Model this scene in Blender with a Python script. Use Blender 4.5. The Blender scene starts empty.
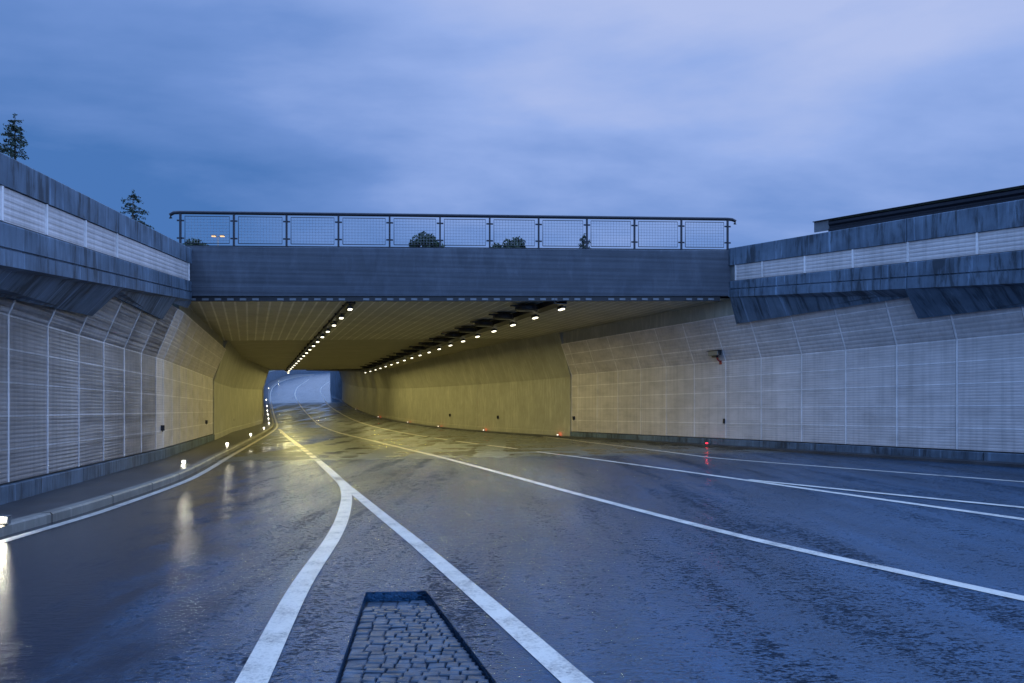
import bpy, bmesh, math, random
from mathutils import Vector, Matrix
random.seed(11)
R = math.radians
sc = bpy.context.scene
COL = sc.collection

# ------------------------------------------------------------------ camera
F, HZ, CX, CZ = 683.0, 411.0, 512.0, 1.3
cd = bpy.data.cameras.new('view_camera')
cam = bpy.data.objects.new('view_camera', cd); COL.objects.link(cam)
cam.location = (0, 0, CZ); cam.rotation_euler = (R(90), 0, 0)
cd.sensor_width = 36; cd.lens = 36 * F / 1024
cd.shift_y = (HZ - 341.5) / 1024
cd.clip_start = 0.05; cd.clip_end = 4000
sc.camera = cam

# ------------------------------------------------------------------ road surface
K = 0.000544
def prof(Y):
    if Y < 35: return 0.0
    if Y < 108: return K * (Y - 35) ** 2
    s = 2 * K * 73
    d = Y - 108
    return K * 73 ** 2 + s * d - (0.000006 * d * d)
def qof(X, Y): return X + .385 * (Y - 24)
def ground(X, Y):
    q = max(-30, min(30, qof(X, Y)))
    fade = 1 if Y < 110 else max(0, 1 - (Y - 110) / 60)
    return prof(Y) + .0165 * (q - 8) * fade - .1 * (1 - fade)
def P(x, y, dz=0.0):
    """point of the road surface (raised by dz) that the photograph shows at this pixel"""
    a, b = (x - CX) / F, (HZ - y) / F
    g = lambda Y: CZ + b * Y - ground(a * Y, Y) - dz
    Y = 1.0
    while g(Y) > 0 and Y < 420: Y += .5
    lo, hi = Y - .5, Y
    for _ in range(30):
        m = (lo + hi) / 2
        if g(m) > 0: lo = m
        else: hi = m
    return Vector((a * hi, hi, ground(a * hi, hi) + dz))
def V(x, y, Y): return Vector(((x - CX) / F * Y, Y, CZ + (HZ - y) / F * Y))
def zc(q): return 4.92 + .0166 * (q + 11.26)
def ceil_z(X, Y):
    z = zc(max(-13, min(10, qof(X, Y))))
    return z if Y < 62 else z + .062 * (Y - 62)

# ------------------------------------------------------------------ object helpers
def tag(o, label=None, cat=None, group=None, kind=None):
    if label: o['label'] = label
    if cat: o['category'] = cat
    if group: o['group'] = group
    if kind: o['kind'] = kind
    return o
def thing(name, label, cat, loc=(0, 0, 0), rz=0, group=None):
    o = bpy.data.objects.new(name, None); COL.objects.link(o)
    o.empty_display_size = .2
    o.location = loc; o.rotation_euler = (0, 0, rz)
    return tag(o, label, cat, group)
class MB:
    def __init__(s): s.v, s.f, s.m = [], [], []
    def add(s, vs, fs, mi=0):
        n = len(s.v); s.v += [Vector(v) for v in vs]
        for f in fs: s.f.append([i + n for i in f]); s.m.append(mi)
    def quad(s, a, b, c, d, mi=0): s.add([a, b, c, d], [(0, 1, 2, 3)], mi)
    def box(s, c, sz, mi=0, M=None):
        c = Vector(c); h = [k / 2 for k in sz]
        vs = [Vector((x * h[0], y * h[1], z * h[2])) for z in (-1, 1) for y in (-1, 1) for x in (-1, 1)]
        if M is not None: vs = [M @ v for v in vs]
        s.add([c + v for v in vs], [(0, 2, 3, 1), (4, 5, 7, 6), (0, 1, 5, 4), (2, 6, 7, 3), (0, 4, 6, 2), (1, 3, 7, 5)], mi)
    def prism(s, A, B, mi=0):
        n = len(A)
        s.add(list(A) + list(B), [(i, (i + 1) % n, n + (i + 1) % n, n + i) for i in range(n)] + [list(range(n - 1, -1, -1)), list(range(n, 2 * n))], mi)
    def tube(s, pts, r, n=8, mi=0):
        pts = [Vector(p) for p in pts]
        rr = r if isinstance(r, (list, tuple)) else [r] * len(pts)
        rings = []
        for i, p in enumerate(pts):
            t = (pts[min(i + 1, len(pts) - 1)] - pts[max(i - 1, 0)]).normalized()
            u = t.cross(Vector((0, 0, 1)))
            if u.length < 1e-3: u = t.cross(Vector((0, 1, 0)))
            u.normalize(); w = u.cross(t)
            rings.append([p + (u * math.cos(2 * math.pi * k / n) + w * math.sin(2 * math.pi * k / n)) * rr[i] for k in range(n)])
        vs = [v for r_ in rings for v in r_]; fs = []
        for i in range(len(pts) - 1):
            for k in range(n):
                fs.append((i * n + k, i * n + (k + 1) % n, (i + 1) * n + (k + 1) % n, (i + 1) * n + k))
        fs.append(list(range(n - 1, -1, -1))); fs.append([(len(pts) - 1) * n + k for k in range(n)])
        s.add(vs, fs, mi)
    def build(s, name, mats, parent=None, smooth=False, bevel=0, local=False, recalc=True):
        me = bpy.data.meshes.new(name)
        off = Vector(parent.location) if (parent is not None and not local) else Vector((0, 0, 0))
        if parent is not None and not local:
            p = parent.parent
            while p is not None: off = off + Vector(p.location); p = p.parent
        me.from_pydata([v - off for v in s.v], [], s.f)
        for m in (mats if isinstance(mats, (list, tuple)) else [mats]): me.materials.append(m)
        me.polygons.foreach_set('material_index', s.m)
        if recalc or bevel:
            bm = bmesh.new(); bm.from_mesh(me)
            if recalc: bmesh.ops.recalc_face_normals(bm, faces=bm.faces)
            if bevel: bmesh.ops.bevel(bm, geom=bm.edges[:], offset=bevel, segments=1, affect='EDGES')
            bm.to_mesh(me); bm.free()
        if smooth: me.polygons.foreach_set('use_smooth', [True] * len(me.polygons))
        me.update()
        o = bpy.data.objects.new(name, me); COL.objects.link(o)
        if parent is not None: o.parent = parent
        return o
def copy_tree(o, parent=None):
    c = o.copy(); COL.objects.link(c)
    if parent is not None: c.parent = parent
    for ch in list(o.children): copy_tree(ch, c)
    return c

# ------------------------------------------------------------------ materials
def newmat(name):
    m = bpy.data.materials.new(name); m.use_nodes = True
    nt = m.node_tree; b = nt.nodes['Principled BSDF']
    return m, nt, b
def N(nt, t, **kw):
    n = nt.nodes.new(t)
    for k, v in kw.items(): setattr(n, k, v)
    return n
def pos(nt, scale=(1, 1, 1), rot=0):
    g = N(nt, 'ShaderNodeNewGeometry'); mp = N(nt, 'ShaderNodeMapping')
    mp.inputs['Scale'].default_value = scale; mp.inputs['Rotation'].default_value = (0, 0, rot)
    nt.links.new(g.outputs['Position'], mp.inputs['Vector'])
    return mp.outputs['Vector']
def noise(nt, vec, scale, detail=4, rough=.55, dist=0):
    n = N(nt, 'ShaderNodeTexNoise'); n.inputs['Scale'].default_value = scale
    n.inputs['Detail'].default_value = detail; n.inputs['Roughness'].default_value = rough
    n.inputs['Distortion'].default_value = dist
    nt.links.new(vec, n.inputs['Vector']); return n.outputs['Fac']
def ramp(nt, fac, stops):
    r = N(nt, 'ShaderNodeValToRGB'); e = r.color_ramp.elements
    while len(e) < len(stops): e.new(.5)
    for i, (p, c) in enumerate(stops):
        e[i].position = p; e[i].color = (c, c, c, 1) if isinstance(c, (int, float)) else (*c, 1)
    nt.links.new(fac, r.inputs['Fac']); return r.outputs['Color']
def mul(nt, a, b):
    m = N(nt, 'ShaderNodeMix', data_type='RGBA', blend_type='MULTIPLY'); m.inputs['Factor'].default_value = 1
    nt.links.new(a, m.inputs['A']); nt.links.new(b, m.inputs['B']); return m.outputs['Result']
def bump(nt, b, h, strength=.3, dist=.02, prev=None):
    n = N(nt, 'ShaderNodeBump'); n.inputs['Strength'].default_value = strength; n.inputs['Distance'].default_value = dist
    nt.links.new(h, n.inputs['Height'])
    if prev is not None: nt.links.new(prev, n.inputs['Normal'])
    nt.links.new(n.outputs['Normal'], b.inputs['Normal']); return n.outputs['Normal']

def mat_plain(name, col, rough=.5, metal=0, nz=.12):
    m, nt, b = newmat(name)
    v = pos(nt)
    c = ramp(nt, noise(nt, v, 9), [(.3, tuple(k * (1 - nz) for k in col)), (.7, tuple(min(1, k * (1 + nz)) for k in col))])
    nt.links.new(c, b.inputs['Base Color'])
    b.inputs['Roughness'].default_value = rough; b.inputs['Metallic'].default_value = metal
    return m
def mat_concrete(name, lo, hi, streak=.6, rough=.7, patch=.25, boards=False):
    lo = lo if isinstance(lo, tuple) else (lo,) * 3
    """weathered concrete: mottled tone, vertical rain streaks of dirt and lime"""
    m, nt, b = newmat(name)
    v = pos(nt)
    base = ramp(nt, noise(nt, v, 1.1, 6, .62), [(.3, lo), (.72, hi)])
    sn = noise(nt, pos(nt, (.3 if not boards else 2, 4.2 if not boards else .3, .55)), 1.5, 7, .68, .45)
    pt = noise(nt, pos(nt, (.3, .8, .5)), 1.0, 4, .6)
    sm = N(nt, 'ShaderNodeMath', operation='MULTIPLY_ADD'); nt.links.new(pt, sm.inputs[0]); sm.inputs[1].default_value = .55; nt.links.new(sn, sm.inputs[2])
    st = ramp(nt, sm.outputs[0], [(.64, 1 - streak), (.76, .8), (.90, 1.0)])
    lime = ramp(nt, noise(nt, pos(nt, (.4 if not boards else 3, 10, .5)), 1.0, 3, .5), [(.60, 1.0), (.74, 1 + patch)])
    c = mul(nt, mul(nt, base, st), lime)
    nt.links.new(c, b.inputs['Base Color'])
    b.inputs['Roughness'].default_value = rough
    h = noise(nt, v, 55, 5, .6)
    n1 = bump(nt, b, h, .25, .01)
    if boards:
        w = N(nt, 'ShaderNodeTexWave', wave_type='BANDS', bands_direction='Z'); w.inputs['Scale'].default_value = 2.0
        w.inputs['Distortion'].default_value = .5; w.inputs['Detail'].default_value = 2; w.inputs['Detail Scale'].default_value = .6
        nt.links.new(v, w.inputs['Vector']); bump(nt, b, w.outputs['Fac'], .25, .012, n1)
        hb = ramp(nt, noise(nt, pos(nt, (.12, .12, 7)), 1, 3, .6), [(.35, .74), (.62, 1.06)])
        nt.links.new(mul(nt, c, hb), b.inputs['Base Color'])
    return m
def mat_emit(name, col, s):
    m, nt, b = newmat(name)
    b.inputs['Base Color'].default_value = (*col, 1)
    b.inputs['Emission Color'].default_value = (*col, 1); b.inputs['Emission Strength'].default_value = s
    m.cycles.emission_sampling = 'NONE'
    return m

def mth_(nt, op, a, b=None, c=None, clamp=False):
    n = N(nt, 'ShaderNodeMath', operation=op); n.use_clamp = clamp
    for i, v in enumerate((a, b, c)):
        if v is None: continue
        if isinstance(v, (int, float)): n.inputs[i].default_value = v
        else: nt.links.new(v, n.inputs[i])
    return n.outputs[0]
def mixf(nt, f, a, b):
    n = N(nt, 'ShaderNodeMix', data_type='FLOAT')
    for sck, v in (('Factor', f), ('A', a), ('B', b)):
        if isinstance(v, (int, float)): n.inputs[sck].default_value = v
        else: nt.links.new(v, n.inputs[sck])
    return n.outputs['Result']
def mixc(nt, f, a, b):
    n = N(nt, 'ShaderNodeMix', data_type='RGBA'); nt.links.new(f, n.inputs['Factor'])
    nt.links.new(a, n.inputs['A']); nt.links.new(b, n.inputs['B']); return n.outputs['Result']
def sstep(nt, v, lo, hi):
    n = N(nt, 'ShaderNodeMapRange', interpolation_type='SMOOTHSTEP'); n.inputs['From Min'].default_value = lo; n.inputs['From Max'].default_value = hi
    nt.links.new(v, n.inputs['Value']); return n.outputs['Result']
def mat_asphalt():
    """rain-wet asphalt: a water film on the low left lane, damp grain elsewhere, dry under the bridge and in the tunnel"""
    m, nt, b = newmat('wet_asphalt')
    v = pos(nt); sp = N(nt, 'ShaderNodeSeparateXYZ'); nt.links.new(v, sp.inputs[0])
    X, Y = sp.outputs['X'], sp.outputs['Y']
    rot = .37
    big = noise(nt, pos(nt, (1, .2, 1), rot), .65, 5, .6, .5)
    mid = noise(nt, pos(nt, (1, .45, 1), rot), 2.6, 6, .65)
    fine = noise(nt, v, 42, 5, .75)
    grit = N(nt, 'ShaderNodeTexVoronoi'); grit.inputs['Scale'].default_value = 70; nt.links.new(v, grit.inputs['Vector'])
    q = mth_(nt, 'MULTIPLY_ADD', Y, .385, mth_(nt, 'ADD', X, -9.24))
    wob = mth_(nt, 'MULTIPLY_ADD', mid, 2.2, -1.1)
    Yn = mth_(nt, 'ADD', Y, wob)
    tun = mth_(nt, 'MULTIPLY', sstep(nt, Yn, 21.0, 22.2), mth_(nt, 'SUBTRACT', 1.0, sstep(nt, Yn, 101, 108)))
    far = sstep(nt, Yn, 101, 108)
    pool = mth_(nt, 'SUBTRACT', 1.0, sstep(nt, mth_(nt, 'ADD', q, mth_(nt, 'MULTIPLY_ADD', mid, 3.4, -1.7)), -10.8, -8.9))
    pool0 = mth_(nt, 'MULTIPLY', pool, mth_(nt, 'SUBTRACT', 1.0, sstep(nt, Y, 30, 60)))
    pool = mth_(nt, 'MAXIMUM', mth_(nt, 'MULTIPLY', pool, mth_(nt, 'SUBTRACT', 1.0, tun)), far)
    mx = mth_(nt, 'MULTIPLY_ADD', mid, .6, big)
    dry = mth_(nt, 'MULTIPLY', sstep(nt, mx, .60, .98), mth_(nt, 'MULTIPLY_ADD', pool, -.85, 1.0))
    band = noise(nt, pos(nt, (1, .10, 1), rot), 1.5, 5, .6)
    grn = mth_(nt, 'MULTIPLY_ADD', noise(nt, pos(nt, (.55, 1.1, 1), .05), 46, 4, .7), .9, mth_(nt, 'MULTIPLY', noise(nt, pos(nt, (.5, 1.0, 1), .05), 15, 3, .6), .35))
    dens = mth_(nt, 'MULTIPLY_ADD', band, .55, mth_(nt, 'MULTIPLY_ADD', mid, .25, -.40))
    film = sstep(nt, mth_(nt, 'SUBTRACT', grn, dens), .50, .64)     # 0 in the dark pits between grains, 1 on the wet grains
    # wheel tracks: long bands along the lane, polished and darker
    trk = noise(nt, pos(nt, (1, .02, 1), rot), 1.1, 3, .5)
    c = ramp(nt, fine, [(.3, (.006, .028, .060)), (.7, (.017, .066, .134))])  # blue in the base colour stands in for sky reflected on the wet road
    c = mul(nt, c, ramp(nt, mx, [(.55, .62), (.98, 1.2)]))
    c = mul(nt, c, ramp(nt, film, [(0, .24), (1, 1.25)]))  # bright grains and dark pits in the colour imitate glitter on the water film
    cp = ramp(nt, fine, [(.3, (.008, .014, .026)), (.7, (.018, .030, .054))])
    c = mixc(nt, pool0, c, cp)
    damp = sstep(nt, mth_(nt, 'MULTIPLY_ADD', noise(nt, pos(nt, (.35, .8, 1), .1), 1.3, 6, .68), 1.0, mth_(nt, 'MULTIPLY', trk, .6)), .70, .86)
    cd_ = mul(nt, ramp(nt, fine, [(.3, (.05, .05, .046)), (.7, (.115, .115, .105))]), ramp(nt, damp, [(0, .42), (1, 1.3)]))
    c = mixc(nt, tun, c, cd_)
    nt.links.new(c, b.inputs['Base Color'])
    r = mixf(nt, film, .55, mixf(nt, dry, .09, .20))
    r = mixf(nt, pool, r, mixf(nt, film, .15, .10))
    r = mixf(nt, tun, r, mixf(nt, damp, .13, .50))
    nt.links.new(r, b.inputs['Roughness'])
    s_ = mixf(nt, film, .10, 1.0)
    s_ = mixf(nt, pool0, s_, .5); s_ = mixf(nt, tun, s_, .8)
    nt.links.new(s_, b.inputs['Specular IOR Level'])
    b.inputs['IOR'].default_value = 1.5; b.inputs['Specular Tint'].default_value = (.62, .84, 1, 1)  # bluish specular tint deepens the blue of the reflected sky
    amp = mth_(nt, 'MULTIPLY_ADD', mth_(nt, 'MAXIMUM', pool, mth_(nt, 'MULTIPLY', tun, .6)), -.80, 1.0)
    h = mth_(nt, 'MULTIPLY', mth_(nt, 'ADD', fine, grit.outputs['Distance']), amp)
    n1 = bump(nt, b, h, .42, .010)
    rip = mth_(nt, 'MULTIPLY', noise(nt, pos(nt, (.5, 1.3, 1), .05), 17, 5, .62), mth_(nt, 'MULTIPLY_ADD', mth_(nt, 'MAXIMUM', far, tun), -.9, mth_(nt, 'MULTIPLY_ADD', pool, -.45, 1.0)))
    bump(nt, b, rip, .5, .018, n1)
    return m
def mat_paint():
    m, nt, b = newmat('road_paint')
    v = pos(nt)
    wear = mth_(nt, 'MULTIPLY_ADD', noise(nt, v, 3.5, 4, .6), .5, mth_(nt, 'MULTIPLY', noise(nt, v, 38, 5, .75), .6))
    c = ramp(nt, wear, [(.39, (.08, .08, .085)), (.45, (.40, .36, .31)), (.56, (.66, .60, .51)), (.75, (.76, .70, .6))])
    nt.links.new(c, b.inputs['Base Color'])
    b.inputs['Roughness'].default_value = .34
    bump(nt, b, noise(nt, v, 70, 4, .7), .4, .008)
    return m
def mat_panel(name, col):
    m, nt, b = newmat(name)
    v = pos(nt)
    c = ramp(nt, noise(nt, v, .7, 5, .6), [(.3, tuple(k * .86 for k in col)), (.7, tuple(k * 1.06 for k in col))])
    st = ramp(nt, noise(nt, pos(nt, (9, 9, .25)), 1, 4, .6), [(.35, .86), (.55, 1.0)])
    dirt = ramp(nt, noise(nt, pos(nt, (.6, .6, 1.6)), 1.6, 6, .65), [(.30, .80), (.58, 1.04)])
    nt.links.new(mul(nt, mul(nt, c, st), dirt), b.inputs['Base Color'])
    b.inputs['Roughness'].default_value = .5
    return m
M = {}
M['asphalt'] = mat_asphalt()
M['paint'] = mat_paint()
M['concrete'] = mat_concrete('weathered_concrete', (.06, .095, .135), (.145, .205, .27), .72, .7, .9)
M['concrete_dark'] = mat_concrete('damp_concrete', (.10, .105, .11), (.19, .2, .205), .4)
M['beam'] = mat_concrete('board_marked_concrete', (.06, .072, .092), (.095, .108, .13), .15, .75, .1, True)
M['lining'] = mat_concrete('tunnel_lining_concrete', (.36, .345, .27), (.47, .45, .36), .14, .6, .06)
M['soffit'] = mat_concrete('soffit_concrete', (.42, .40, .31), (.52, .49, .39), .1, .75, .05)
M['walk'] = mat_concrete('walkway_concrete', (.035, .037, .042), (.075, .078, .085), .1, .4)
M['kerb'] = mat_concrete('kerb_granite', (.2, .185, .16), (.34, .315, .27), .1, .5)
M['panel'] = mat_panel('ribbed_panel_coating', (.60, .535, .50))
M['batten'] = mat_panel('panel_joint_strip', (.82, .76, .72))
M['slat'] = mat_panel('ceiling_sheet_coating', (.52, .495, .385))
M['steel'] = mat_plain('dark_painted_steel', (.025, .027, .035), .4, .6)
M['seam'] = mat_panel('pale_sheet_seam', (.85, .82, .70))
M['galv'] = mat_plain('galvanised_wire', (.2, .21, .23), .45, .5)
M['black'] = mat_plain('black_housing', (.012, .012, .014), .5)
M['grey'] = mat_plain('grey_housing', (.16, .17, .18), .45, .3)
M['red'] = mat_plain('red_bracket_paint', (.35, .03, .03), .45)
M['glass'] = mat_plain('dark_lens', (.02, .025, .03), .08)
M['lamp'] = mat_emit('lamp_diffuser', (1, .94, .70), 3.2)
M['kerblamp'] = mat_emit('kerb_lamp_lens', (1, .97, .85), 4.5)
M['marker'] = mat_emit('marker_lens', (1, .85, .7), 2.5)
M['redlamp'] = mat_emit('red_marker_lens', (1, .03, .06), 2.2)
M['street'] = mat_emit('street_lamp_lens', (1, .56, .22), 1.6)
M['bark'] = mat_plain('bark', (.06, .045, .035), .9)
M['needle'] = mat_plain('conifer_needles', (.025, .045, .03), .8, 0, .35)
M['leaf'] = mat_plain('broad_leaves', (.035, .055, .028), .8, 0, .35)
def mat_cobble():
    m, nt, b = newmat('wet_granite_setts')
    v = pos(nt)
    c = ramp(nt, noise(nt, v, 6.5, 5, .65), [(.32, (.02, .032, .05)), (.68, (.075, .11, .15))])
    nt.links.new(c, b.inputs['Base Color'])
    b.inputs['Roughness'].default_value = .3
    bump(nt, b, noise(nt, v, 60, 5, .65), .5, .012)
    return m
M['cobble'] = mat_cobble()
def mat_grass():
    m, nt, b = newmat('meadow_ground')
    c = ramp(nt, noise(nt, pos(nt), .8, 6, .65), [(.3, (.03, .05, .02)), (.7, (.07, .09, .035))])
    nt.links.new(c, b.inputs['Base Color']); b.inputs['Roughness'].default_value = .9
    return m
M['grass'] = mat_grass()

# ------------------------------------------------------------------ plan of the walls
LW = [Vector(p) for p in ((-3.37, -8), (-10.98, 21.5), (-15.1, 34.5), (-18.9, 46), (-22.0, 60), (-30.6, 84), (-39.6, 108.5), (-53, 146), (-65, 182), (-83.5, 250), (-95, 320), (-97, 400))]
RW = [Vector(p) for p in ((21.39, -4), (8.42, 23.14), (2.94, 33.7), (-1.8, 43.2), (-5.4, 50.4), (-13.9, 71), (-20.7, 90), (-27.2, 109.5), (-31.2, 118), (-40, 150), (-47, 182), (-62, 250), (-74, 320), (-76, 400))]
def xat(poly, Y):
    if Y <= poly[0].y:
        a, b = poly[0], poly[1]
    else:
        for a, b in zip(poly, poly[1:]):
            if Y <= b.y: break
    return a.x + (b.x - a.x) * (Y - a.y) / (b.y - a.y)
# bridge edge line
def facade(i):
    Y0 = 21.49
    return Vector(((-334 + 51.85 * i) / F * Y0, Y0 * (1 + .00765 * i)))
FA, FB = facade(0), facade(11)
FD = (FB - FA).normalized()
FN = Vector((FD.y, -FD.x))            # towards the camera
def fac_d(X, Y): return (Vector((X, Y)) - FA).dot(FN)
class Base:
    def __init__(s, A, B, side):
        s.A, s.B = Vector(A), Vector(B); s.L = (s.B - s.A).length; s.d = (s.B - s.A) / s.L
        s.n = Vector((s.d.y, -s.d.x)) if side == 'L' else Vector((-s.d.y, s.d.x))
        s.side = side
    def xy(s, d, p): return s.A + s.d * d + s.n * p
    def pt(s, d, p, z):
        w = s.xy(d, p); return Vector((w.x, w.y, z))
    def zb(s, d):
        w = s.xy(d, 0); return ground(w.x, w.y) + (.15 if s.side == 'L' else .0)
    def hit(s, x, y, p):
        """distance along the wall and height of a pixel on the plane at offset p"""
        a = (x - CX) / F
        o = s.A + s.n * p            # o + d*t = (aY, Y)
        t = (a * o.y - o.x) / (s.d.x - a * s.d.y)
        Y = o.y + s.d.y * t
        return t, CZ + (HZ - y) / F * Y
    def line(s, pts, p):
        h = [s.hit(x, y, p) for x, y in pts]
        def f(d):
            d = max(d, s.dclamp)
            (a, za), (b, zb_) = h[0], h[-1]
            return za + (zb_ - za) * (d - a) / (b - a)
        return f
    def fend(s, p):
        o = s.A + s.n * p
        return -((o - FA).dot(FN)) / s.d.dot(FN)
LO, LB = Base(LW[0], LW[1], 'L'), Base(LW[1], LW[2], 'L')
RO, RB = Base(RW[0], RW[1], 'R'), Base(RW[1], RW[2], 'R')
LO.dclamp = LO.hit(0, 200, .85)[0] - 3.0; RO.dclamp = RO.hit(1024, 200, .85)[0] - 3.0

# ------------------------------------------------------------------ ground, road, walkway
st = [-12 + 1.5 * k for k in range(9)]        # -12 .. 0
y = st[-1]
P1, P2, P3, P4 = P(366, 592), P(427, 592), P(497, 683), P(335, 683)
hy0, hy1 = 2.2, P1.y
def hl(Y): return P4.x + (P1.x - P4.x) * (Y - P4.y) / (P1.y - P4.y)
def hr(Y): return P3.x + (P2.x - P3.x) * (Y - P3.y) / (P2.y - P3.y)
ys = sorted(set(st + [1.2, hy0, 3.2, 4.2, 5.0, hy1] + [hy1 + 1.5 * k for k in range(1, 80)] + [hy1 + 120 + 5 * k for k in range(0, 56)]))
mb = MB()
for a, b in zip(ys, ys[1:]):
    la, lb = xat(LW, a) + .02, xat(LW, b) + .02
    ra, rb = xat(RW, a) - .02, xat(RW, b) - .02
    g = lambda X, Y: (X, Y, ground(X, Y))
    if hy0 - 1e-6 <= a and b <= hy1 + 1e-6:
        mb.quad(g(la, a), g(hl(a), a), g(hl(b), b), g(lb, b))
        mb.quad(g(hr(a), a), g(ra, a), g(rb, b), g(hr(b), b))
        for h in (hl, hr):
            lo_a, lo_b = Vector(g(h(a), a)), Vector(g(h(b), b))
            d = Vector((0, 0, -.12)); mb.quad(lo_a, lo_a + d, lo_b + d, lo_b)
    else:
        mb.quad(g(la, a), g(ra, a), g(rb, b), g(lb, b))
for Y in (hy0, hy1):
    a, b = Vector((hl(Y), Y, ground(hl(Y), Y))), Vector((hr(Y), Y, ground(hr(Y), Y)))
    d = Vector((0, 0, -.12)); mb.quad(a, b, b + d, a + d)
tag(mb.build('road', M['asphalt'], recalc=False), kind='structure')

# sunken strip of granite setts in the nose of the gore
mb = MB(); rnd = random.Random(5)
Yc = hy0 + .01
mb.quad((hl(hy0) - .02, hy0 - .01, ground(hl(hy0), hy0) - .085), (hr(hy0) + .02, hy0 - .01, ground(hr(hy0), hy0) - .085),
        (hr(hy1) + .02, hy1 + .01, ground(hr(hy1), hy1) - .085), (hl(hy1) - .02, hy1 + .01, ground(hl(hy1), hy1) - .085), 1)
row = 0
while Yc < hy1 - .06:
    h = rnd.uniform(.062, .08); l, r_ = hl(Yc + h / 2) + .015, hr(Yc + h / 2) - .015
    if Yc > hy1 - .34: drop = .045
    else: drop = 0
    x = l
    while x < r_ - .02:
        w = min(rnd.uniform(.08, .14), r_ - x)
        if r_ - (x + w) < .05: w = r_ - x
        cx_, cy_ = x + w / 2, Yc + h / 2
        if w > .035:
            zt = ground(cx_, cy_) - .03 - drop + rnd.uniform(-.005, .005)
            tl = [rnd.uniform(-.004, .004) for _ in range(4)]
            gx, gy = w / 2 - .004, h / 2 - .004
            ring0 = [(cx_ - gx, cy_ - gy, zt - .07), (cx_ + gx, cy_ - gy, zt - .07), (cx_ + gx, cy_ + gy, zt - .07), (cx_ - gx, cy_ + gy, zt - .07)]
            ring1 = [(p[0] + rnd.uniform(-.004, .004), p[1] + rnd.uniform(-.004, .004), zt - .008 + tl[k]) for k, p in enumerate(ring0)]
            gx -= .007; gy -= .007
            ring2 = [(cx_ - gx, cy_ - gy, zt + tl[0]), (cx_ + gx, cy_ - gy, zt + tl[1]), (cx_ + gx, cy_ + gy, zt + tl[2]), (cx_ - gx, cy_ + gy, zt + tl[3])]
            vs = ring0 + ring1 + ring2; fs = []
            for k in range(2):
                for j in range(4): fs.append((k * 4 + j, k * 4 + (j + 1) % 4, k * 4 + 4 + (j + 1) % 4, k * 4 + 4 + j))
            fs.append((8, 9, 10, 11)); mb.add(vs, fs, 0)
        x += w
    Yc += h; row += 1
tag(mb.build('cobble_pavement', [M['cobble'], M['black']]), kind='structure')

# ------------------------------------------------------------------ painted lines
def spline(pts, step=.5):
    out = []
    n = len(pts)
    for i in range(n - 1):
        p0, p1, p2, p3 = pts[max(i - 1, 0)], pts[i], pts[i + 1], pts[min(i + 2, n - 1)]
        k = max(1, int((p2 - p1).length / step))
        for j in range(k):
            t = j / k
            d1 = (p2 - p0) * .5 * min(1, (p2 - p1).length / max(1e-6, (p1 - p0).length + 1e-6)) if i > 0 else (p2 - p1)
            d2 = (p3 - p1) * .5 * min(1, (p2 - p1).length / max(1e-6, (p3 - p2).length + 1e-6)) if i < n - 2 else (p2 - p1)
            a = 2 * t ** 3 - 3 * t ** 2 + 1; b = t ** 3 - 2 * t ** 2 + t; c = -2 * t ** 3 + 3 * t ** 2; d = t ** 3 - t ** 2
            out.append(p1 * a + d1 * b + p2 * c + d2 * d)
    out.append(pts[-1]); return out
def ribbon(mb, path, w, lift=.005):
    L, Rr = [], []
    for i, p in enumerate(path):
        t = (path[min(i + 1, len(path) - 1)] - path[max(i - 1, 0)]); t.normalize()
        n = Vector((t.y, -t.x))
        for side, lst in ((-1, L), (1, Rr)):
            q = p + n * (w / 2 * side); lst.append(Vector((q.x, q.y, ground(q.x, q.y) + lift)))
    for i in range(len(path) - 1): mb.quad(L[i], Rr[i], Rr[i + 1], L[i + 1])
def dashes(path, on, off):
    out, cur, s, state = [], [path[0]], 0, True
    for a, b in zip(path, path[1:]):
        s += (b - a).length
        if state: cur.append(b)
        if s >= (on if state else off):
            if state: out.append(cur)
            state = not state; s = 0; cur = [b]
    if state and len(cur) > 1: out.append(cur)
    return out
def ipts(px): return [Vector((p.x, p.y)) for p in (P(x, y) for x, y in px)]
LE_px = [(0, 542.5), (104, 511), (190, 479.5), (227.5, 458), (258.7, 440), (277, 427), (275, 418.7), (272, 407), (270.5, 398), (270.8, 392), (273.6, 386.7), (280.6, 382), (293, 378), (315, 374.5)]
le = ipts(LE_px)
le = [le[0] + (le[0] - le[1]) * .9] + le
LEP = spline(le)
def mk_line(name, segs, w, lift=.005):
    mb = MB()
    for s_ in segs: ribbon(mb, s_, w, lift)
    o = mb.build(name, M['paint'], recalc=False); tag(o, kind='structure'); return o
mk_line('road_edge_line', [LEP], .16)
def ext(pts, k=.8): return pts + [pts[-1] + (pts[-1] - pts[-2]) * k]
trunk = ipts([(279, 429), (301, 447)])
dsh = ipts([(302, 447.8), (317, 460)])
mk_line('lane_marking', [spline(trunk, .4)] + dashes(spline(dsh, .2), 1.2, .45) + [spline(ipts([(318, 460.8), (332, 473.2), (340.5, 481.5)]), .3)], .2)
mk_line('gore_line_beside_left_lane', [spline(ext(ipts([(340, 480.8), (345, 488.5), (346.5, 500), (342, 519.6), (332, 540), (300, 588), (252, 683)]), .5), .15)], .19, .009)
mk_line('gore_line_beside_main_lanes', [spline(ext(ipts([(336, 477), (351, 490), (385, 518), (412.5, 540), (490, 606), (577, 683)]), .4), .3)], .17)
mk_line('lane_marking', [spline(ext(ipts([(309, 379.5), (298, 387), (295, 394), (297, 400), (309, 415.6), (321, 425.8), (340, 433), (365, 439), (400, 447.5), (441.6, 457.5), (500, 473), (590, 497.5), (756, 540), (1024, 599)][::1]), .4), .5)], .15)
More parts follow.
